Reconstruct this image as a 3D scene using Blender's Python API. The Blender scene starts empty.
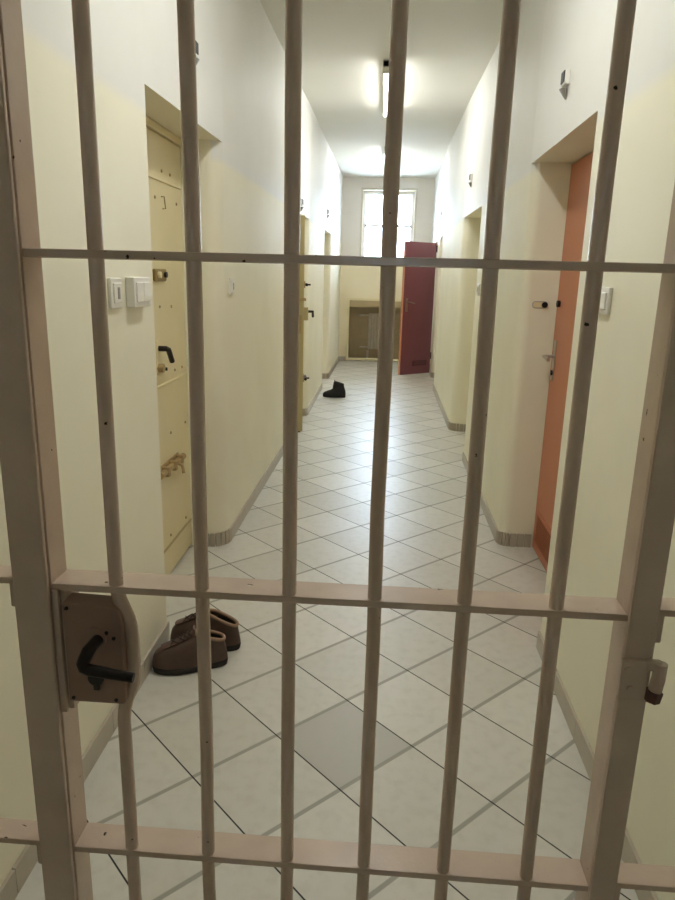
import bpy, math, random
from mathutils import Vector, Matrix
random.seed(4)
PI = math.pi
S = bpy.context.scene
COL = S.collection

# ------------------------------------------------------------------ materials
def new_mat(name):
    m = bpy.data.materials.new(name); m.use_nodes = True
    nt = m.node_tree
    return m, nt, nt.nodes['Principled BSDF']

def srgb(r, g, b):
    def c(v):
        v /= 255
        return v/12.92 if v <= .04045 else ((v+.055)/1.055)**2.4
    return (c(r), c(g), c(b), 1)

def N(nt, t, **kw):
    n = nt.nodes.new(t)
    for k, v in kw.items(): setattr(n, k, v)
    return n

def math_n(nt, op, a, b=None, c=None):
    n = N(nt, 'ShaderNodeMath', operation=op)
    for i, v in enumerate((a, b, c)):
        if v is None: continue
        if isinstance(v, (int, float)): n.inputs[i].default_value = v
        else: nt.links.new(v, n.inputs[i])
    return n.outputs[0]

def mix_c(nt, fac, a, b):
    n = N(nt, 'ShaderNodeMix', data_type='RGBA')
    for sock, v in ((n.inputs[0], fac), (n.inputs[6], a), (n.inputs[7], b)):
        if isinstance(v, (int, float, tuple)): sock.default_value = v
        else: nt.links.new(v, sock)
    return n.outputs[2]

def noise(nt, scale, detail=3, vec=None, rough=.5):
    n = N(nt, 'ShaderNodeTexNoise')
    n.inputs['Scale'].default_value = scale; n.inputs['Detail'].default_value = detail
    n.inputs['Roughness'].default_value = rough
    if vec is None:
        vec = N(nt, 'ShaderNodeNewGeometry').outputs['Position']
    nt.links.new(vec, n.inputs['Vector'])
    return n.outputs['Fac']

def ramp(nt, fac, lo, hi):
    n = N(nt, 'ShaderNodeMapRange'); n.interpolation_type = 'SMOOTHSTEP'
    n.inputs[1].default_value = lo; n.inputs[2].default_value = hi
    nt.links.new(fac, n.inputs[0])
    return n.outputs[0]

def bump(nt, bsdf, h, strength=.2, dist=.002):
    n = N(nt, 'ShaderNodeBump'); n.inputs['Strength'].default_value = strength
    n.inputs['Distance'].default_value = dist
    nt.links.new(h, n.inputs['Height']); nt.links.new(n.outputs[0], bsdf.inputs['Normal'])

def simple(name, col, rough=.5, metal=0, var=.12, scale=30, bmp=.1):
    m, nt, b = new_mat(name)
    f = noise(nt, scale)
    dark = tuple(c*(1-var) for c in col[:3])+(1,)
    lite = tuple(min(1, c*(1+var)) for c in col[:3])+(1,)
    nt.links.new(mix_c(nt, f, dark, lite), b.inputs['Base Color'])
    b.inputs['Roughness'].default_value = rough; b.inputs['Metallic'].default_value = metal
    if bmp: bump(nt, b, f, bmp)
    return m

def wall_mat(name, low, high, zsplit, axis=0):
    m, nt, b = new_mat(name)
    pos = N(nt, 'ShaderNodeNewGeometry').outputs['Position']
    sep = N(nt, 'ShaderNodeSeparateXYZ'); nt.links.new(pos, sep.inputs[0])
    wob = math_n(nt, 'MULTIPLY', noise(nt, 2.5, 2), .03)
    z = math_n(nt, 'ADD', sep.outputs[2], wob)
    f = ramp(nt, z, zsplit-.02, zsplit+.04)
    nrm = N(nt, 'ShaderNodeSeparateXYZ'); nt.links.new(N(nt, 'ShaderNodeNewGeometry').outputs['True Normal'], nrm.inputs[0])
    facing = math_n(nt, 'GREATER_THAN', math_n(nt, 'ABSOLUTE', nrm.outputs[axis]), .6)   # recesses are painted cream all over
    f = math_n(nt, 'MULTIPLY', f, facing)
    c = mix_c(nt, f, low, high)
    d = noise(nt, 1.7, 4)
    dirt = ramp(nt, d, .35, .75)
    c2 = mix_c(nt, math_n(nt, 'MULTIPLY', dirt, .10), c, srgb(170, 150, 110))
    nt.links.new(c2, b.inputs['Base Color'])
    b.inputs['Roughness'].default_value = .55
    bump(nt, b, noise(nt, 90, 3), .12, .001)
    return m

def floor_mat():
    m, nt, b = new_mat('floor tiles')
    pos = N(nt, 'ShaderNodeNewGeometry').outputs['Position']
    sep = N(nt, 'ShaderNodeSeparateXYZ'); nt.links.new(pos, sep.inputs[0])
    cx, cy = -.073, 1.947
    x = math_n(nt, 'SUBTRACT', sep.outputs[0], cx); y = math_n(nt, 'SUBTRACT', sep.outputs[1], cy)
    a = math_n(nt, 'DIVIDE', math_n(nt, 'ADD', x, y), .4425)
    c = math_n(nt, 'DIVIDE', math_n(nt, 'SUBTRACT', math_n(nt, 'MULTIPLY', x, .97), y), .448)
    def cell(v):
        h = math_n(nt, 'ADD', v, .5); i = math_n(nt, 'FLOOR', h)
        fr = math_n(nt, 'SUBTRACT', h, i)
        edge = math_n(nt, 'SUBTRACT', .5, math_n(nt, 'ABSOLUTE', math_n(nt, 'SUBTRACT', fr, .5)))
        return i, edge
    ia, ea = cell(a); ic, ec = cell(c)
    comb = N(nt, 'ShaderNodeCombineXYZ'); nt.links.new(ia, comb.inputs[0]); nt.links.new(ic, comb.inputs[1])
    wn = N(nt, 'ShaderNodeTexWhiteNoise', noise_dimensions='3D'); nt.links.new(comb.outputs[0], wn.inputs['Vector'])
    tile = mix_c(nt, wn.outputs['Value'], srgb(200, 198, 188), srgb(213, 211, 202))
    mott = noise(nt, 25, 5)
    tile = mix_c(nt, math_n(nt, 'MULTIPLY', ramp(nt, mott, .4, .8), .22), tile, srgb(160, 155, 140))
    grey = math_n(nt, 'MULTIPLY', math_n(nt, 'COMPARE', ia, 0, .1), math_n(nt, 'COMPARE', ic, 0, .1))
    tile = mix_c(nt, math_n(nt, 'MULTIPLY', grey, .62), tile, mix_c(nt, mott, srgb(150, 147, 140), srgb(174, 172, 164)))
    # filled wide joints one way, thin open joints the other
    wide = math_n(nt, 'SUBTRACT', 1, ramp(nt, ec, .016, .028))
    thin = math_n(nt, 'SUBTRACT', 1, ramp(nt, ea, .0055, .0095))
    c1 = mix_c(nt, math_n(nt, 'MULTIPLY', wide, .9), tile, srgb(150, 147, 136))
    c2 = mix_c(nt, thin, c1, srgb(40, 37, 34))
    nt.links.new(c2, b.inputs['Base Color'])
    h = math_n(nt, 'MAXIMUM', thin, math_n(nt, 'MULTIPLY', wide, .4))
    ro = math_n(nt, 'ADD', .30, math_n(nt, 'MULTIPLY', h, .45))
    ro = math_n(nt, 'ADD', ro, math_n(nt, 'MULTIPLY', mott, .12))
    nt.links.new(ro, b.inputs['Roughness'])
    bump(nt, b, math_n(nt, 'SUBTRACT', 1, h), .4, .0015)
    return m

def paint_metal(name, col, chip=(.02, .015, .012, 1), rough=.38, chips=.69):
    m, nt, b = new_mat(name)
    f = noise(nt, 14, 4)
    base = mix_c(nt, f, tuple(c*.8 for c in col[:3])+(1,), tuple(min(1, c*1.15) for c in col[:3])+(1,))
    ch = ramp(nt, noise(nt, 55, 3), chips, chips+.03)
    nt.links.new(mix_c(nt, ch, base, chip), b.inputs['Base Color'])
    b.inputs['Roughness'].default_value = rough
    bump(nt, b, math_n(nt, 'SUBTRACT', noise(nt, 160, 3), ch), .25, .0012)
    return m

def emit(name, col, strength):
    m, nt, b = new_mat(name)
    b.inputs['Base Color'].default_value = (.8, .8, .8, 1)
    b.inputs['Emission Color'].default_value = col
    b.inputs['Emission Strength'].default_value = strength
    f = noise(nt, 20); nt.links.new(ramp(nt, f, -1, .5), b.inputs['Roughness'])
    return m

def glass_mat():
    m, nt, b = new_mat('window glass')
    tr = N(nt, 'ShaderNodeBsdfTransparent'); gl = N(nt, 'ShaderNodeBsdfGlossy')
    gl.inputs['Roughness'].default_value = .03
    tr.inputs['Color'].default_value = (.95, .97, 1, 1)
    fr = N(nt, 'ShaderNodeFresnel'); fr.inputs[0].default_value = 1.45
    mx = N(nt, 'ShaderNodeMixShader')
    nt.links.new(fr.outputs[0], mx.inputs[0]); nt.links.new(tr.outputs[0], mx.inputs[1]); nt.links.new(gl.outputs[0], mx.inputs[2])
    nt.links.new(mx.outputs[0], nt.nodes['Material Output'].inputs['Surface'])
    return m

CREAM, WHITE = srgb(237, 233, 211), srgb(227, 227, 222)
M = dict(
    wall=wall_mat('two tone wall paint', CREAM, WHITE, 2.03),
    endwall=wall_mat('end wall paint', srgb(232, 220, 188), srgb(226, 220, 212), 1.72, 1),
    ceil=simple('ceiling paint', srgb(226, 224, 214), .8, var=.03, scale=3, bmp=.03),
    floor=floor_mat(),
    base=simple('skirting tile', srgb(180, 171, 154), .4, var=.12, scale=18),
    gate=paint_metal('gate paint', srgb(201, 180, 162), rough=.24, chips=.72),
    lock=paint_metal('lock case paint', srgb(146, 118, 104), chips=.70),
    bolt=simple('rusty bolt', srgb(88, 58, 54), .5, .3, var=.3, scale=80),
    dark=simple('dark iron', srgb(38, 32, 30), .45, .5),
    black=simple('black plastic', srgb(16, 16, 18), .5),
    celldoor=simple('pale yellow door paint', srgb(226, 214, 172), .4, var=.05, scale=5),
    ochre=simple('ochre door paint', srgb(186, 170, 124), .45, var=.08, scale=6),
    brass=simple('worn brass', srgb(150, 128, 76), .4, .5, var=.25, scale=60),
    rust=simple('worn bolt paint', srgb(172, 148, 104), .5, .2, var=.4, scale=50),
    orange=simple('orange brown door paint', srgb(192, 124, 92), .45, var=.06, scale=6),
    orange2=simple('dark orange vent paint', srgb(172, 106, 76), .5, var=.1),
    red=simple('red brown door paint', srgb(132, 84, 92), .35, var=.08, scale=4),
    redvent=simple('dark vent', srgb(78, 40, 44), .5),
    chrome=simple('brushed steel', srgb(190, 190, 186), .28, 1, var=.06, scale=80),
    plastic=simple('white plastic', srgb(232, 230, 222), .35, var=.03),
    plastic2=simple('grey plastic', srgb(150, 146, 140), .4, var=.05),
    lamp=emit('lit lamp cover', (1, 1, .97, 1), 13.0), lamp_unseen=emit('lit unseen lamp cover', (1, 1, .96, 1), 13.0),  # second cover belongs to the lamp added out of view
    winframe=simple('white window paint', srgb(242, 240, 240), .4, var=.04),
    architrave=simple('tan window trim', srgb(206, 198, 182), .5, var=.06),
    glass=glass_mat(),
    niche=simple('niche plaster', srgb(196, 178, 140), .8, var=.1, scale=6),
    grille=simple('brown wire', srgb(128, 110, 78), .5, .2, var=.15),
    tan=simple('tan board', srgb(178, 158, 118), .5, var=.1, scale=8),
    radiator=simple('radiator enamel', srgb(224, 216, 194), .4, var=.04),
    leather=simple('brown boot leather', srgb(80, 60, 50), .55, var=.45, scale=22, bmp=.4),
    leather2=simple('scuffed brown leather', srgb(92, 68, 56), .6, var=.35, scale=30, bmp=.4),
    lining=simple('dark boot lining', srgb(40, 36, 34), .9, var=.2),
    collar=simple('tan padded collar', srgb(150, 122, 98), .75, var=.2),
    sole=simple('dark rubber sole', srgb(36, 30, 27), .8, var=.2),
    lace=simple('dark lace', srgb(58, 48, 42), .9, var=.2, scale=200),
    blackshoe=simple('black shoe upper', srgb(15, 15, 16), .7, var=.3, scale=40),
    blacksole=simple('black sole', srgb(11, 11, 11), .75, var=.2),
)

# ------------------------------------------------------------------ mesh builder
class MB:
    def __init__(s): s.v = []; s.f = []
    def add(s, vs, fs):
        o = len(s.v); s.v += [tuple(v) for v in vs]; s.f += [tuple(i+o for i in f) for f in fs]; return s
    def box(s, x0, x1, y0, y1, z0, z1):
        vs = [(x, y, z) for z in (z0, z1) for y in (y0, y1) for x in (x0, x1)]
        return s.add(vs, [(0, 2, 3, 1), (4, 5, 7, 6), (0, 1, 5, 4), (2, 6, 7, 3), (0, 4, 6, 2), (1, 3, 7, 5)])
    def obox(s, mat, x0, x1, y0, y1, z0, z1):
        vs = [mat @ Vector((x, y, z)) for z in (z0, z1) for y in (y0, y1) for x in (x0, x1)]
        return s.add(vs, [(0, 2, 3, 1), (4, 5, 7, 6), (0, 1, 5, 4), (2, 6, 7, 3), (0, 4, 6, 2), (1, 3, 7, 5)])
    def prism(s, poly, z0, z1):
        area = sum(poly[i][0]*poly[(i+1) % len(poly)][1]-poly[(i+1) % len(poly)][0]*poly[i][1] for i in range(len(poly)))
        if area < 0: poly = poly[::-1]
        n = len(poly)
        vs = [(p[0], p[1], z0) for p in poly]+[(p[0], p[1], z1) for p in poly]
        fs = [tuple(range(n))[::-1], tuple(range(n, 2*n))]+[(i, (i+1) % n, n+(i+1) % n, n+i) for i in range(n)]
        return s.add(vs, fs)
    def extrude(s, poly, mat, d):            # polygon in local xy, extruded along local z, placed by mat
        area = sum(poly[i][0]*poly[(i+1) % len(poly)][1]-poly[(i+1) % len(poly)][0]*poly[i][1] for i in range(len(poly)))
        if area < 0: poly = poly[::-1]
        n = len(poly)
        vs = [mat @ Vector((p[0], p[1], 0)) for p in poly]+[mat @ Vector((p[0], p[1], d)) for p in poly]
        fs = [tuple(range(n))[::-1], tuple(range(n, 2*n))]+[(i, (i+1) % n, n+(i+1) % n, n+i) for i in range(n)]
        return s.add(vs, fs)
    def tube(s, path, r, seg=14, closed=False):
        pts = [Vector(p) for p in path]; n = len(pts)
        rs = r if isinstance(r, (list, tuple)) else [r]*n
        up = None; rings = []
        for i, p in enumerate(pts):
            if closed: t = pts[(i+1) % n]-pts[i-1]
            else: t = pts[min(i+1, n-1)]-pts[max(i-1, 0)]
            t.normalize()
            if up is None:
                up = Vector((0, 0, 1)) if abs(t.z) < .9 else Vector((0, 1, 0))
            a = (up-t*up.dot(t)); a.normalize(); b = t.cross(a); up = a
            rings.append([p+(a*math.cos(2*PI*k/seg)+b*math.sin(2*PI*k/seg))*rs[i] for k in range(seg)])
        vs = [v for rg in rings for v in rg]; fs = []
        m = n if closed else n-1
        for i in range(m):
            j = (i+1) % n
            for k in range(seg):
                l = (k+1) % seg
                fs.append((i*seg+k, i*seg+l, j*seg+l, j*seg+k))
        if not closed:
            fs.append(tuple(range(seg))[::-1]); fs.append(tuple((n-1)*seg+k for k in range(seg)))
        return s.add(vs, fs)
    def loft(s, rings, cap0=True, cap1=True):
        n = len(rings[0]); vs = [v for r in rings for v in r]; fs = []
        for i in range(len(rings)-1):
            for k in range(n):
                l = (k+1) % n
                fs.append((i*n+k, i*n+l, (i+1)*n+l, (i+1)*n+k))
        if cap0: fs.append(tuple(range(n))[::-1])
        if cap1: fs.append(tuple((len(rings)-1)*n+k for k in range(n)))
        return s.add(vs, fs)
    def build(s, name, mat, parent=None, bevel=0, seg=2, smooth=40, sub=0):
        me = bpy.data.meshes.new(name)
        org = Vector(parent['_w']) if parent is not None and '_w' in parent else Vector((0, 0, 0))
        me.from_pydata([tuple(Vector(v)-org) for v in s.v] if parent is not None else s.v, [], s.f)
        me.validate(); me.update()
        me.materials.append(mat)
        o = bpy.data.objects.new(name, me); COL.objects.link(o)
        me.polygons.foreach_set('use_smooth', [True]*len(me.polygons))
        me.set_sharp_from_angle(angle=math.radians(smooth))
        if sub:
            md = o.modifiers.new('Subdivision', 'SUBSURF'); md.levels = sub; md.render_levels = sub
        if bevel:
            md = o.modifiers.new('Bevel', 'BEVEL'); md.width = bevel; md.segments = seg
            md.limit_method = 'ANGLE'; md.harden_normals = True
        if parent is not None:
            o.parent = parent
            o['_w'] = list(org)
        return o

def thing(name, loc, label=None, cat=None, group=None, kind=None):
    o = bpy.data.objects.new(name, None); COL.objects.link(o)
    o.location = loc; o.empty_display_size = .1; o['_w'] = list(loc)
    tag(o, label, cat, group, kind)
    return o
def tag(o, label=None, cat=None, group=None, kind=None):
    if label: o['label'] = label
    if cat: o['category'] = cat
    if group: o['group'] = group
    if kind: o['kind'] = kind
    return o
def struct(o, label=None, cat=None): return tag(o, label, cat, None, 'structure')

# ------------------------------------------------------------------ the corridor
H, YE, YB = 3.08, 12.2, -3.0
def arc_corner(sx, X, yj, r, n=6):
    """rounded corner of a pier whose near jamb is at yj and whose face is at X (points from jamb to face)"""
    c = (X+r, yj+r)
    return [(sx*(c[0]-r*math.sin(t)), c[1]-r*math.cos(t)) for t in [PI/2*k/n for k in range(n+1)]]

# pier: (y0, y1, |X| at y0, |X| at y1, corner radius at y0)
LP = [(YB, 2.525, .85, .85, 0), (3.52, 6.38, .828, .805, .09), (7.2, 9.0, .79, .785, .06), (9.95, YE, .775, .77, .04)]
RP = [(YB, 2.62, .709, .709, 0), (3.74, 5.6, .722, .722, .055), (6.74, 9.3, .715, .725, .09), (10.42, 10.78, .772, .772, .05), (11.42, YE, .77, .765, .03)]
LT = [(2.525, 3.52, 2.115), (6.38, 7.2, 2.03), (9.0, 9.95, 2.04)]
RT = [(2.62, 3.74, 2.068), (5.6, 6.74, 2.035), (9.3, 10.42, 2.02), (10.78, 11.42, 2.02)]
OUT = 1.35
def side_wall(sx, piers, tops, name):
    mb = MB()
    for (y0, y1, xa, xb, r) in piers:
        pts = [(sx*OUT, y0)]
        pts += arc_corner(sx, xa, y0, r) if r else [(sx*xa, y0)]
        pts += [(sx*xb, y1), (sx*OUT, y1)]
        mb.prism(pts, 0, H)
    for i, (y0, y1, zt) in enumerate(tops):
        xa = piers[i][3]; xb = piers[i+1][2]; r = piers[i+1][4]
        mb.prism([(sx*OUT, y0), (sx*xa, y0), (sx*xb, y1+r+.002), (sx*OUT, y1+r+.002)], zt, H)
    mb.box(*sorted((sx*OUT, sx*(OUT+.1))), YB, YE, 0, H)
    return mb.build(name, M['wall'], smooth=30)
struct(side_wall(-1, LP, LT, 'wall_left')); struct(side_wall(1, RP, RT, 'wall_right'))

struct(MB().box(-OUT-.1, OUT+.1, YB-.1, YE+.5, -.1, 0).build('floor', M['floor']))
struct(MB().box(-OUT-.1, OUT+.1, YB-.1, YE+.5, H, H+.1).build('ceiling', M['ceil']))
nw = MB(); nw.box(-OUT-.1, -.22, YB-.1, YB, 0, H); nw.box(.22, OUT+.1, YB-.1, YB, 0, H)
nw.box(-.22, .22, YB-.1, YB, 0, 1.60); nw.box(-.22, .22, YB-.1, YB, 1.80, H)  # opening for the added fill window behind the camera
struct(nw.build('wall_near', M['wall']))

# end wall with a window opening and a radiator niche
WX0, WX1, WZ0, WZ1 = -.42, .455, 1.73, 2.88
NX0, NX1, NZ1 = -.605, .60, 1.04
e = MB()
e.box(-OUT-.1, WX0, YE, YE+.4, NZ1, H); e.box(WX1, OUT+.1, YE, YE+.4, NZ1, H)
e.box(WX0, WX1, YE, YE+.4, NZ1, WZ0); e.box(WX0, WX1, YE, YE+.4, WZ1, H)
e.box(-OUT-.1, NX0, YE, YE+.4, 0, NZ1); e.box(NX1, OUT+.1, YE, YE+.4, 0, NZ1)
struct(e.build('wall_end', M['endwall']))
struct(MB().box(NX0, NX1, YE+.2, YE+.4, 0, NZ1).build('wall_niche', M['niche']))

# skirting
def skirting(sx, piers, name):
    mb = MB(); t, h = .011, .078
    def run(p, q, step, gap):
        p, q = Vector(p), Vector(q); L = (q-p).length
        if L < 1e-4: return
        d = (q-p)/L; nrm = Vector((-d.y, d.x)) if sx > 0 else Vector((d.y, -d.x))
        k = max(1, round(L/step)); w = L/k
        for i in range(k):
            a = p+d*(i*w+gap/2); b = p+d*((i+1)*w-gap/2)
            mb.prism([a, b, b+nrm*t, a+nrm*t], 0, h+random.uniform(-.002, .002))
    for (y0, y1, xa, xb, r) in piers:
        if r:
            arc = arc_corner(sx, xa, y0, r, 5)
            run((sx*(xa+.18), y0), arc[0], .04, .005)
            for a, b in zip(arc, arc[1:]): run(a, b, .05, .003)
            run(arc[-1], (sx*xb, y1), .30, .002)
        else:
            run((sx*xa, y0), (sx*xb, y1), .30, .002)
    return struct(mb.build(name, M['base'], bevel=.0012, seg=1))
skirting(-1, LP, 'baseboard_left'); skirting(1, RP, 'baseboard_right')
b = MB(); x = -.755
for a0, a1 in ((-.768, -.63), (.63, .765)):
    b.box(a0, a1, YE-.011, YE, 0, .072)
struct(b.build('baseboard_end', M['base'], bevel=.0012, seg=1))

# ------------------------------------------------------------------ window
w = thing('window_1', (.0175, YE, WZ0)); struct(w)
def frame_ring(mb, x0, x1, z0, z1, t, y0, y1):
    mb.box(x0, x1, y0, y1, z0, z0+t); mb.box(x0, x1, y0, y1, z1-t, z1)
    mb.box(x0, x0+t, y0, y1, z0+t, z1-t); mb.box(x1-t, x1, y0, y1, z0+t, z1-t)
    return mb
frame_ring(MB(), WX0-.035, WX1+.035, WZ0-.035, WZ1+.035, .035, YE-.012, YE).build('architrave', M['architrave'], w, .003)
MB().box(WX0-.06, WX1+.06, YE-.06, YE+.1, WZ0-.025, WZ0).build('window_sill', M['winframe'], w, .004)
fy = YE+.16
frame_ring(MB(), WX0, WX1, WZ0, WZ1, .04, fy, fy+.07).build('window_frame', M['winframe'], w, .004)
zt = 2.32
MB().box(WX0+.04, WX1-.04, fy-.004, fy+.07, zt-.006, zt+.006).build('transom', M['winframe'], w, .004)
xm = (WX0+WX1)/2
for (x0, x1) in ((WX0+.04, xm), (xm, WX1-.04)):
    for (z0, z1) in ((WZ0+.04, zt-.006), (zt+.006, WZ1-.04)):
        sh = frame_ring(MB(), x0+.002, x1-.002, z0+.002, z1-.002, .014, fy+.01, fy+.05).build('sash', M['winframe'], w, .003)
        MB().box(x0+.012, x1-.012, fy+.027, fy+.032, z0+.012, z1-.012).build('pane', M['glass'], sh)
for hx in (WX0+.05, xm-.04, xm+.04, WX1-.05):
    MB().tube([(hx, fy-.012, zt-.03), (hx, fy-.012, zt+.03)], .012, 10).build('hinge', M['plastic2'], w)
MB().tube([(xm, fy+.004, 2.0), (xm, fy-.03, 2.0), (xm, fy-.03, 1.9)], .008, 8).build('window_handle', M['plastic'], w)

w2 = thing('fill_window', (0, YB, 1.60)); struct(w2)  # small window added behind the camera, cool fill for the gate's near side
frame_ring(MB(), -.22, .22, 1.60, 1.80, .03, YB-.08, YB-.02).build('window_frame', M['winframe'], w2, .004)
MB().box(-.19, .19, YB-.052, YB-.047, 1.63, 1.77).build('pane', M['glass'], w2)
MB().box(-.012, .012, YB-.075, YB-.025, 1.63, 1.77).build('mullion', M['winframe'], w2, .003)

# ------------------------------------------------------------------ radiator niche
r = thing('radiator', (-.08, YE+.1, 0), 'pale enamelled radiator behind the brown wire screen under the window', 'radiator')
for k in range(8):
    x = -.26+k*.05
    MB().box(x, x+.042, YE+.085, YE+.165, .2, .84).build('radiator_section', M['radiator'], r, .018, 3)
MB().tube([(-.40, YE+.125, .24), (.18, YE+.125, .24)], .016, 12).build('pipe', M['radiator'], r)
MB().tube([(-.40, YE+.125, .80), (.15, YE+.125, .80)], .016, 12).build('pipe', M['radiator'], r)
MB().box(-.28, -.24, YE+.1, YE+.15, 0, .18).build('foot', M['radiator'], r); MB().box(.05, .09, YE+.1, YE+.15, 0, .18).build('foot', M['radiator'], r)
MB().tube([(-.40, YE+.125, .80), (-.44, YE+.125, .80)], .022, 12).build('valve', M['chrome'], r)

g = thing('radiator_screen', (0, YE-.02, 0), 'brown wire mesh radiator screen in a cream frame below the window', 'radiator screen')
frame_ring(MB(), NX0-.035, NX1+.035, .015, NZ1+.06, .04, YE-.035, YE-.001).build('frame', M['celldoor'], g, .003)
MB().box(NX0+.006, NX1-.006, YE-.03, YE-.006, NZ1-.09, NZ1+.019).build('top_board', M['tan'], g, .003)
mm = MB()
k = NX0+.012
while k < NX1-.006:
    mm.box(k, k+.003, YE-.024, YE-.0195, .055, NZ1-.09); k += .02
z = .065
while z < NZ1-.09:
    mm.box(NX0+.006, NX1-.006, YE-.0195, YE-.015, z, z+.003); z += .02
mm.build('wire_mesh', M['grille'], g)

# ------------------------------------------------------------------ ceiling lamps
def lamp(yc, label, mat='lamp'):
    t = thing('fluorescent_lamp', (-.025, yc, H), label, 'ceiling lamp', 'fluorescent lamps along the corridor ceiling')
    L = .76
    MB().box(-.08, .03, yc-L, yc+L, H-.052, H).build('housing', M['plastic'], t, .004)
    prof = [(-.025+.045*math.cos(a), H-.051-.042*abs(math.sin(a))**.8) for a in [PI*k/12 for k in range(13)]]
    mb = MB(); n = len(prof)
    vs = [(p[0], yc-L+.03, p[1]) for p in prof]+[(p[0], yc+L-.03, p[1]) for p in prof]
    fs = [(i, i+1, n+i+1, n+i) for i in range(n-1)]+[(n-1, 0, n, 2*n-1), tuple(range(n))[::-1], tuple(range(n, 2*n))]
    mb.add(vs, fs); mb.build('diffuser', M[mat], t)
    for s0 in (-1, 1):
        y0 = yc+s0*(L-.03)
        MB().box(-.082, .032, min(y0, y0+s0*.03), max(y0, y0+s0*.02), H-.094, H-.002).build('end_cap', M['plastic'], t, .006)
lamp(6.5, 'lit tube lamp high on the ceiling, large and nearer, seen left of the bar')
lamp(10.1, 'small far tube lamp on the ceiling just before the window wall')
lamp(2.35, 'unseen tube lamp added above the brown boots to light the near walls', 'lamp_unseen')  # lamp added above the frame, lights the near walls and doorways

# ------------------------------------------------------------------ doors
# left, first recess: pale yellow steel cell door
d = thing('door_1', (-1.02, 3.0, 0)); struct(d)
MB().box(-1.07, -1.02, 2.53, 3.515, .012, 2.075).build('door_leaf', M['celldoor'], d, .004)
MB().box(-1.08, -1.012, 2.527, 3.518, 2.08, 2.114).build('door_frame', M['celldoor'], d, .003)
for z, tilt in ((1.885, .0), (.975, 0), (.165, 0)):
    mb = MB().box(-1.021, -1.0135, 2.54, 3.50, z-.006, z+.006); mb.build('weld_seam', M['ochre' if z < .5 else 'celldoor'], d, .003)
rv = MB()
for z in (1.93, 1.80, 1.015, .21, 1.33, .72):
    for y in ((3.2, 3.34), (3.1, 3.42), (3.3, 3.42), (3.15, 3.40), (3.1, 3.28), (3.2, 3.45))[(1.93, 1.80, 1.015, .21, 1.33, .72).index(z)]:
        zz = z+random.uniform(-.006, .006)
        m4 = Matrix.Translation((-1.0205, y+random.uniform(-.01, .01), zz)) @ Matrix.Rotation(PI/2, 4, 'Y')
        rv.loft([[m4 @ Vector((rr*math.cos(a), rr*math.sin(a), hh)) for a in [2*PI*k/8 for k in range(8)]] for rr, hh in ((.008, 0), (.0075, .003), (.004, .006))])
rv.build('rivets', M['rust'], d)
# bolts and plates on it
p = MB().box(-1.021, -1.006, 3.03, 3.19, 1.448, 1.502).build('deadlock_case', M['brass'], d, .006)
MB().tube([(-1.008, 3.16, 1.476), (-.995, 3.16, 1.476)], .013, 14).build('lock_knob', M['dark'], p)
MB().tube([(-1.008, 3.07, 1.476), (-.993, 3.07, 1.476)], .014, 14).build('keyhole_cover', M['celldoor'], p)
p = MB().box(-1.021, -1.014, 3.03, 3.09, 1.03, 1.19).build('handle_plate', M['celldoor'], d, .003)
MB().tube([(-1.016, 3.06, 1.15), (-.98, 3.06, 1.15), (-.975, 3.075, 1.145), (-.975, 3.125, 1.085)], .0125, 12).build('lever_handle', M['dark'], p)
MB().tube([(-1.016, 3.05, 1.062), (-.99, 3.05, 1.062)], .02, 14).build('keyhole_cover', M['rust'], p)
MB().tube([(-1.016, 3.11, 1.05), (-.995, 3.11, 1.05)], .008, 10).build('screw', M['dark'], p)
p = MB().box(-1.021, -1.012, 3.0, 3.30, .535, .60).build('bolt_plate', M['rust'], d, .004)
MB().tube([(-.998, 2.96, .572), (-.998, 3.33, .572)], .016, 12).build('sliding_bolt', M['rust'], p)
for y in (3.04, 3.15, 3.26):
    MB().box(-1.016, -.977, y-.014, y+.014, .548, .597).build('bolt_guide', M['rust'], p, .005)
MB().tube([(-.99, 3.2, .572), (-.965, 3.2, .56), (-.96, 3.2, .52)], .008, 10).build('bolt_knob', M['rust'], p)
p = MB().box(-1.021, -1.013, 2.98, 3.10, .48, .545).build('hasp', M['celldoor'], d, .003)
MB().tube([(-1.016, 3.18, 1.815), (-1.002, 3.18, 1.815), (-1.002, 3.195, 1.765), (-1.016, 3.195, 1.765)], .003, 8).build('staple', M['rust'], d)

# left, second recess: ochre door standing slightly ajar
hx, hy, fx, fy2 = -.842, 7.19, -.738, 6.41
d = thing('door_2', (hx, hy, 0)); struct(d)
ang = math.atan2(fy2-hy, fx-hx)
m4 = Matrix.Translation((hx, hy, 0)) @ Matrix.Rotation(ang, 4, 'Z')       # local x runs along the leaf, +y to the corridor
LW = math.hypot(fx-hx, fy2-hy)
MB().obox(m4, 0, LW, -.075, 0, .01, 2.0).build('door_leaf', M['ochre'], d, .004)
MB().obox(m4, LW-.004, LW+.008, -.05, -.02, .95, 1.12).build('lock_plate', M['rust'], d, .002)
p = MB().obox(m4, LW-.16, LW-.03, -.001, .042, 1.07, 1.19).build('lock_case', M['ochre'], d, .004)
MB().tube([m4 @ Vector((LW-.08, .04, 1.15)), m4 @ Vector((LW-.08, .085, 1.15)), m4 @ Vector((LW-.16, .09, 1.10))], .012, 10).build('lever_handle', M['dark'], p)
for z in (1.395, .52):
    p = MB().obox(m4, LW-.15, LW-.02, -.001, .012, z-.03, z+.03).build('bolt_plate', M['rust'], d, .003)
    MB().tube([m4 @ Vector((LW-.2, .024, z)), m4 @ Vector((LW+.0, .024, z))], .014, 10).build('sliding_bolt', M['dark'], p)
    MB().tube([m4 @ Vector((LW-.08, .03, z)), m4 @ Vector((LW-.08, .062, z))], .008, 10).build('bolt_knob', M['dark'], p)
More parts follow.
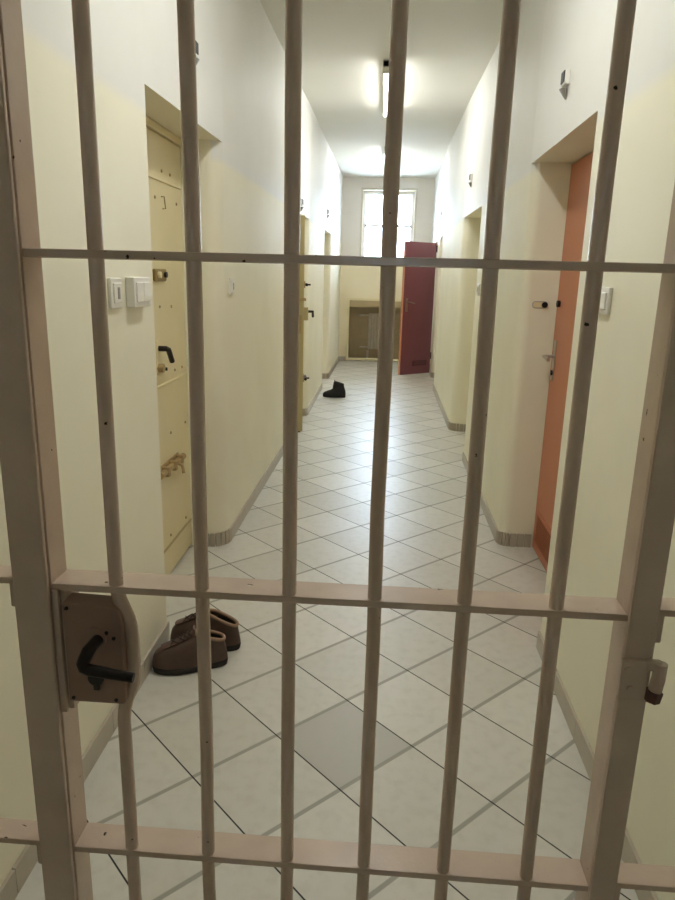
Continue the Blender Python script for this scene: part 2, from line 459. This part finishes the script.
MB().obox(m4, LW-.03, LW+.02, -.06, .02, 1.25, 1.275).build('hasp', M['rust'], d, .003)
MB().obox(m4, LW-.05, LW-.01, -.055, -.02, 0, .012).build('door_stop', M['black'], d)

d = MB().box(-1.05, -1.0, 9.005, 9.945, 0.01, 2.038).build('door_3', M['celldoor'], None, .004); struct(d)

# right, first recess: orange brown door
d = thing('door_4', (.91, 3.2, 0)); struct(d)
MB().box(.91, .955, 2.625, 3.735, .008, 2.06).build('door_leaf', M['orange'], d, .003)
p = MB().box(.906, .911, 3.655, 3.70, .98, 1.19).build('handle_plate', M['chrome'], d, .002)
MB().tube([(.908, 3.678, 1.105), (.862, 3.678, 1.105), (.855, 3.668, 1.105), (.853, 3.56, 1.10)], .0095, 12).build('lever_handle', M['chrome'], p)
MB().tube([(.908, 3.675, 1.02), (.899, 3.675, 1.02)], .014, 14).build('keyhole', M['dark'], p)
MB().tube([(.912, 3.675, 1.378), (.895, 3.675, 1.378)], .017, 14).build('bolt_hole', M['black'], d)
vt = MB(); y0, y1 = 3.26, 3.66
for z in [.075+.0155*k for k in range(10)]:
    m5 = Matrix.Translation((.904, 0, z)) @ Matrix.Rotation(math.radians(35), 4, 'Y')
    vt.obox(m5, -.007, .007, y0, y1, -.0016, .0016)
vg = MB().box(.905, .911, y0-.02, y1+.02, .055, .07).box(.905, .911, y0-.02, y1+.02, .23, .245).box(.905, .911, y0-.02, y0, .07, .23).box(.905, .911, y1, y1+.02, .07, .23).build('vent', M['orange'], d)
vt.build('louvre', M['orange2'], vg)

# bolt keeper on the jamb beside the orange door
k = thing('bolt_keeper', (.82, 3.74, 1.369), 'small oval steel bolt keeper on the jamb beside the orange door', 'bolt keeper')
ov = []
for i in range(24):
    a = 2*PI*i/24
    ov.append((.823+(.022 if math.cos(a) > 0 else -.022)+.017*math.cos(a), .0165*math.sin(a)+1.3685))
mk = Matrix(((1, 0, 0, 0), (0, 0, -1, 3.741), (0, 1, 0, 0), (0, 0, 0, 1)))
MB().tube([(q[0], 3.738, q[1]) for q in ov], .0028, 8, True).build('rim', M['chrome'], k)
MB().extrude(ov, mk, .004).build('plate', M['celldoor'], k)
MB().tube([(.846, 3.741, 1.3685), (.846, 3.727, 1.3685)], .015, 16).build('socket', M['black'], k)

# right, second and third recess doors
d = MB().box(.95, 1.0, 5.605, 6.735, .008, 2.03).build('door_5', M['celldoor'], None, .004); struct(d)
d = MB().box(.93, .98, 9.305, 10.415, .008, 2.015).build('door_6', M['orange'], None, .004); struct(d)
# right, last doorway: red brown door swung open into the corridor
hx, hy, fx, fy2 = .768, 10.77, .288, 10.37
d = thing('door_7', (hx, hy, 0)); struct(d)
ang = math.atan2(fy2-hy, fx-hx); LW = math.hypot(fx-hx, fy2-hy)
m4 = Matrix.Translation((hx, hy, 0)) @ Matrix.Rotation(ang, 4, 'Z')
# local +y points to the camera side of the leaf
MB().obox(m4, .012, LW, -.045, 0, .03, 1.985).build('door_leaf', M['red'], d, .003)
MB().obox(m4, LW-.001, LW+.003, -.044, -.001, .032, 1.983).build('lit_edge', M['orange'], d, .001)  # light on the leaf's free edge, put in as a brighter orange colour
p = MB().obox(m4, LW-.085, LW-.045, -.001, .006, .98, 1.17).build('handle_plate', M['chrome'], d, .002)
MB().tube([m4 @ Vector((LW-.065, .004, 1.12)), m4 @ Vector((LW-.065, .05, 1.12)), m4 @ Vector((LW-.075, .055, 1.12)), m4 @ Vector((LW-.18, .055, 1.10))], .0095, 10).build('lever_handle', M['chrome'], p)
p = MB().obox(m4, .10, .38, -.001, .006, .16, .235).build('vent', M['redvent'], d, .002)
for q in range(4):
    MB().obox(m4, .115, .365, .005, .009, .172+q*.015, .180+q*.015).build('slat', M['red'], p)
for z in (1.9, .3):
    MB().tube([(hx, hy-.008, z-.05), (hx, hy-.008, z+.05)], .011, 10).build('hinge', M['black'], d)

# ------------------------------------------------------------------ switches and detectors
def switch(name, sx, X, y0, y1, zc, hgt, label, rockers=1, deep=.012, group=None):
    t = thing(name, (sx*X, (y0+y1)/2, zc), label, 'light switch' if name == 'light_switch' else 'socket', group)
    a, b_ = sorted((sx*X, sx*(X-deep)))
    MB().box(a, b_, y0, y1, zc-hgt/2, zc+hgt/2).build('switch_plate', M['plastic'], t, .004, 3)
    w_ = (y1-y0-.024)/rockers
    for i in range(rockers):
        ya = y0+.012+i*w_+.002; yb = y0+.012+(i+1)*w_-.002
        a, b_ = sorted((sx*(X-deep+.002), sx*(X-deep-.006)))
        rk = MB().box(a, b_, ya, yb, zc-hgt/2+.016, zc+hgt/2-.016).build('rocker', M['plastic'], t, .003)
        if rockers == 1:
            a, b_ = sorted((sx*(X-deep-.004), sx*(X-deep-.008)))
            MB().box(a, b_, (ya+yb)/2-.008, (ya+yb)/2+.008, zc-.018, zc+.018).build('indicator', M['plastic2'], rk, .001)
    return t
switch('light_switch', -1, .85, 2.10, 2.19, 1.424, .094, 'single white light switch on left wall nearest the gate, with grey centre')
switch('light_switch', -1, .85, 2.25, 2.41, 1.424, .098, 'wide double white switch with two grooves beside the left cell door', 2, .03)
switch('light_switch', -1, .828, 3.68, 3.76, 1.421, .09, 'narrow white light switch on left wall just beyond the first cell door')
switch('light_switch', 1, .709, 2.225, 2.375, 1.438, .085, 'white light switch on right wall partly behind the sixth bar')
switch('light_switch', 1, .725, 5.36, 5.45, 1.41, .09, 'tiny far white switch on right wall beside the second recess')

def detector(sx, X, y, z, label):
    t = thing('wall_detector', (sx*X, y, z), label, 'detector', 'small white detectors above the cell doors')
    def bx(d0, d1, y0, y1, z0, z1):
        a, b_ = sorted((sx*(X-d0), sx*(X-d1))); return MB().box(a, b_, y0, y1, z0, z1)
    bx(0, .022, y-.03, y+.03, z-.024, z+.034).build('case', M['plastic'], t, .006, 3)
    bx(.021, .026, y-.026, y+.026, z-.014, z+.030).build('lens', M['black'], t, .002)
    MB().loft([[(sx*(X-.003-rr*.6*(1+math.cos(a))), y+rr*math.sin(a), zz) for a in [2*PI*k/10 for k in range(10)]] for rr, zz in ((.026, z-.036), (.012, z-.062), (.004, z-.074))]).build('shadow_cone', M['plastic2'], t)  # grey cone standing in for the pointed shadow under the case
    return t
detector(1, .716, 3.13, 2.292, 'white wall detector with black window above the orange door')
detector(1, .72, 6.36, 2.33, 'small white detector on right wall above the second recess')
detector(1, .735, 9.75, 2.31, 'tiny far detector on right wall above the third recess')
detector(-1, .85, 3.135, 2.395, 'white detector above the left cell door, mostly behind the second bar')
detector(-1, .80, 6.56, 2.12, 'detector on left wall above the ochre door')
detector(-1, .782, 9.3, 2.27, 'small far detector high on left wall above the third recess')

# ------------------------------------------------------------------ the barred gate
G = .85
RZ = [1.965, 1.516, 1.064, .6150, .17]
gt = thing('barred_gate', (-.05, .875, 0), 'barred steel corridor gate with six upright bars across the foreground', 'gate')
MB().box(-.4605, -.4497, G, G+.05, .05, 2.05).build('stile', M['gate'], gt, .002)
MB().box(.3425, .3535, G, G+.05, .05, 2.05).build('stile', M['gate'], gt, .002)
MB().box(-.4605, .3535, G, G+.05, 2.05, 2.06).build('top_rail', M['gate'], gt, .002)
for z in RZ:
    MB().box(-.4497, .3425, G, G+.05, z-.0053, z+.0053).build('rail', M['gate'], gt, .0015)
BX = [-.3605, -.238, -.1155, .004, .1265, .2505]
yb = G+.0105
for i, x in enumerate(BX):
    if i == 0:
        prof = [(2.05, 0), (1.6, 0), (1.2, 0), (1.09, 0), (1.06, .001), (1.045, .004), (1.03, .010), (1.015, .0155), (1.0, .0185), (.975, .0195), (.95, .0195), (.93, .019), (.912, .0165), (.898, .0115), (.884, .006), (.868, .002), (.85, 0), (.5, 0), (.06, 0)]
        path = [(x+dx, yb, z) for z, dx in prof]
    else:
        path = [(x+random.uniform(-.0012, .0012), yb+random.uniform(-.0006, .0006), z) for z in (2.05, 1.8, 1.6, 1.4, 1.2, 1.0, .8, .6, .4, .06)]
    MB().tube(path, .0098, 18).build('bar', M['gate'], gt)
# lock
poly = [(-.432, .889), (-.352, .889), (-.348, .893), (-.348, 1.015)]
poly += [(-.372+.024*math.cos(a), 1.018+.026*math.sin(a)) for a in [PI/2*k/6 for k in range(1, 7)]]+[(-.432, 1.046)]
mk = Matrix(((1, 0, 0, 0), (0, 0, -1, .874), (0, 1, 0, 0), (0, 0, 0, 1)))
lk = MB().extrude(poly, mk, .034).build('lock_case', M['lock'], gt, .002)
MB().tube([(-.386, .842, .995), (-.386, .836, .995)], .016, 20).build('rosette', M['lock'], lk)
MB().tube([(-.382, .842, .993), (-.382, .814, .994), (-.382, .805, .994), (-.386, .801, .984), (-.3885, .799, .978), (-.387, .798, .973), (-.379, .798, .970), (-.35, .798, .966), (-.318, .798, .962)],
          [.0085, .0085, .009, .009, .0085, .0082, .0082, .0075, .0068], 14).build('lever_handle', M['dark'], lk)
MB().tube([(-.389, .842, .931), (-.389, .836, .931)], .0115, 16).box(-.393, -.385, .8365, .842, .912, .931).build('keyhole', M['black'], lk)
for (x, z) in ((-.36, .995), (-.37, 1.003), (-.425, .896), (-.425, 1.038), (-.362, .896)):
    MB().tube([(x, .843, z), (x, .8385, z)], .0028, 8).build('rivet', M['dark'], lk)
MB().box(-.4497, -.4395, .846, G+.05, .865, 1.062).build('lock_flange', M['gate'], gt, .0015)
MB().box(-.4395, -.431, .852, G+.045, .868, 1.058).build('lock_flange', M['gate'], gt, .0015)
# hinge on the right stile
hg = MB().box(.336, .372, .829, .8376, .955, 1.013).build('hinge', M['gate'], gt, .002)
for (x, z) in ((.344, 1.0), (.350, .972)):
    MB().tube([(x, .831, z), (x, .8265, z)], .0045, 10).build('rivet', M['gate'], hg)
MB().box(.368, .388, .826, .8376, 1.0, 1.014).build('hinge_arm', M['gate'], hg, .003)
MB().tube([(.385, .8285, 1.012), (.3845, .828, .99), (.382, .828, .970)], .0088, 14).build('knuckle', M['gate'], hg)
MB().tube([(.3815, .827, .972), (.3795, .827, .957)], [.0112, .0105], 6).build('bolt_head', M['bolt'], hg)

for sx, xw, xp, xo, lab in ((-1, -.85, -.4495, -.4995, 'fixed steel post and side rails between the gate and the left wall'),
                            (1, .709, .3405, .3785, 'fixed steel post and side rails right of the gate, at the hinge')):
    fr = thing('fixed_bar_panel', (xo, .86, 0), lab, 'barred panel')
    MB().box(min(xp, xo), max(xp, xo), .838, .846, 0, H).build('post', M['gate'], fr, .0025)
    MB().box(min(xo, xo-sx*.0075), max(xo, xo-sx*.0075), .846, .89, 0, H).build('post_flange', M['gate'], fr, .002)
    for z in RZ:
        MB().box(min(xw, xo), max(xw, xo), G, G+.04, z+.001+.002*(sx+1), z+.0108+.002*(sx+1)).build('side_rail', M['gate'], fr, .0015)
    for z in RZ[1:4]:
        MB().box(min(xo, xo+sx*.0125), max(xo, xo+sx*.0125), .85, .856, z-.035, z+.01).build('gusset', M['gate'], fr, .003)
    for x in ((-.63, -.745) if sx < 0 else (.50, .615)):
        MB().tube([(x, yb, 0.0), (x, yb, 1.0), (x, yb, 2.1)], .0098, 14).build('bar', M['gate'], fr)

# ------------------------------------------------------------------ footwear
def lerp_tab(tab, z):
    for (z0, a), (z1, b_) in zip(tab, tab[1:]):
        if z <= z1: return a+(b_-a)*max(0, (z-z0))/(z1-z0)
    return tab[-1][1]
def shoe(label, loc, ang, L, front, back, ztop, tilt, mats, laces=True, collar_r=.009):
    """local x: heel 0 to toe L.  front/back: tables z -> x of the instep / heel line"""
    t = thing('shoe' if mats['upper'] == 'blackshoe' else 'boot', loc, label, 'shoe' if mats['upper'] == 'blackshoe' else 'boot')
    M4 = Matrix.Translation(loc) @ Matrix.Rotation(ang, 4, 'Z')
    NS = 32
    def ring(z, shrink=0., x0=None, x1=None, zt=0., wide=1.):
        xb = lerp_tab(back, z)+shrink if x0 is None else x0; xf = lerp_tab(front, z)-shrink if x1 is None else x1
        k = max(0, min(1, (z-.03)/(ztop-.03)))
        pts = []
        for i in range(NS):
            a = 2*PI*i/NS
            c, s_ = math.cos(a), math.sin(a)
            v = .5+.5*(abs(c)**.8)*(1 if c > 0 else -1)
            x = xb+(xf-xb)*v
            hw = .037+.016*max(0, min(1, (x/L-.25)/.45))
            hw = hw*(1-k)+(.031)*k
            y = (abs(s_)**.75)*(1 if s_ > 0 else -1)*(hw-shrink)*wide
            y += .006*math.sin(PI*x/L)*(1 if x > L*.4 else .5)
            pts.append(M4 @ Vector((x, y, z+zt*(x-xb)*k**1.5)))
        return pts
    # sole
    so = MB().loft([ring(.0, .004, wide=1.02), ring(.004, 0, wide=1.06), ring(.022, -.001, wide=1.07), ring(.026, .001, wide=1.03)])
    so.build('sole', M[mats['sole']], t, smooth=50)
    # upper
    zs = [.022+(ztop-.022)*k/15 for k in range(16)]
    rings = [ring(z, zt=tilt) for z in zs]
    up = MB().loft(rings, True, False)
    up.loft([ring(ztop, 0, zt=tilt), ring(ztop, .006, zt=tilt), ring(ztop-.02, .008, zt=tilt), ring(ztop-.05, .010, zt=tilt)], False, False)
    u = up.build('upper', M[mats['upper']], t, smooth=70, sub=1)
    # lining: the dark inside and insole
    li = MB().loft([ring(ztop-.006, .0065, zt=tilt), ring(ztop-.025, .009, zt=tilt), ring(ztop-.055, .011, zt=tilt)], False, True)
    li.build('lining', M[mats['lining']], t, smooth=60)
    # padded collar
    top = ring(ztop, .002, zt=tilt)
    MB().tube(top, collar_r*.75, 10, True).build('collar', M[mats['collar']], t)
    # toe cap seam and tongue
    def inst(z, dz=0, y=0):
        x = lerp_tab(front, z); k = max(0, min(1, (z-.03)/(ztop-.03))); xb = lerp_tab(back, z)
        return M4 @ Vector((x+dz, y+.004, z+tilt*(x-xb)*k**1.5+dz*.5))
    tg = [[inst(z, o, y) for (o, y) in ((.004, -.022), (.007, -.011), (.008, 0), (.007, .011), (.004, .022), (-.003, .02), (-.003, -.02))] for z in [ztop*.62, ztop*.7, ztop*.8, ztop*.9, ztop*.985]]
    e_ = [inst(ztop, o-.002, y)+Vector((0, 0, .018)) for (o, y) in ((.004, -.02), (.007, -.011), (.008, 0), (.007, .011), (.004, .02), (-.001, .018), (-.001, -.018))]
    MB().loft(tg+[e_]).build('tongue', M[mats['upper2']], t, smooth=70)
    if laces:
        la = MB(); zz = [ztop*.70, ztop*.77, ztop*.84, ztop*.90, ztop*.96]
        for i in range(len(zz)-1):
            for s_ in (-1, 1):
                la.tube([inst(zz[i], .006, s_*.024), inst((zz[i]+zz[i+1])/2, .0125, 0), inst(zz[i+1], .006, -s_*.024)], .0024, 6)
        la.build('lace', M['lace'], t)
    return t
front = [(0, .285), (.03, .29), (.045, .288), (.057, .281), (.066, .262), (.073, .232), (.08, .205), (.09, .172), (.10, .147), (.11, .128), (.13, .112)]
back = [(0, .004), (.03, 0), (.06, .004), (.1, .012), (.13, .012)]
bm = dict(upper='leather', upper2='leather2', sole='sole', lining='lining', collar='collar')
shoe('scuffed brown leather boot nearer the gate, toe against the left skirting', (-.556, 2.367, 0), PI+math.radians(17), .285, front, back, .112, .34, bm)
shoe('brown leather boot with laces, the farther one behind its mate', (-.528, 2.478, 0), PI+math.radians(3), .285, front, back, .108, .5, bm)
bfront = [(0, .285), (.03, .292), (.05, .282), (.06, .26), (.07, .225), (.082, .185), (.1, .16), (.12, .15), (.15, .142), (.18, .14)]
bback = [(0, .004), (.03, 0), (.08, .002), (.13, .02), (.18, .03)]
km = dict(upper='blackshoe', upper2='blackshoe', sole='blacksole', lining='blacksole', collar='blackshoe')
shoe('single black high top shoe alone on the far corridor floor', (-.43, 8.43, 0), PI+math.radians(-3), .29, bfront, bback, .165, .28, km)

# ------------------------------------------------------------------ light and camera
wd = bpy.data.worlds.new('overcast sky'); S.world = wd; wd.use_nodes = True
nt = wd.node_tree; bg = nt.nodes['Background']
bg.inputs[0].default_value = (.70, .85, 1, 1); bg.inputs[1].default_value = 12.0

cam = bpy.data.cameras.new('camera'); co = bpy.data.objects.new('camera', cam); COL.objects.link(co)
cam.sensor_fit = 'VERTICAL'; cam.sensor_height = 36; cam.sensor_width = 27; cam.lens = 681/900*36
cam.clip_start = .02
Rm = ((0.9974126, 0.04104067, -0.05902347), (0.06740094, -0.24828774, 0.96633861), (0.02500438, -0.96781654, -0.2504115))
# columns: image right, image down, view direction  ->  Blender camera axes right, up, back
co.matrix_world = Matrix([[r_[0], -r_[1], -r_[2], t_] for r_, t_ in zip(Rm, (0, 0, 1.5))]+[[0, 0, 0, 1]])
S.camera = co
S.view_settings.view_transform = 'Standard'; S.view_settings.look = 'None'
S.view_settings.gamma = 1; S.view_settings.use_curve_mapping = False
S.view_settings.exposure = 1.45
S.cycles.max_bounces = 10; S.cycles.diffuse_bounces = 6
for o in bpy.data.objects:
    if '_w' in o: del o['_w']
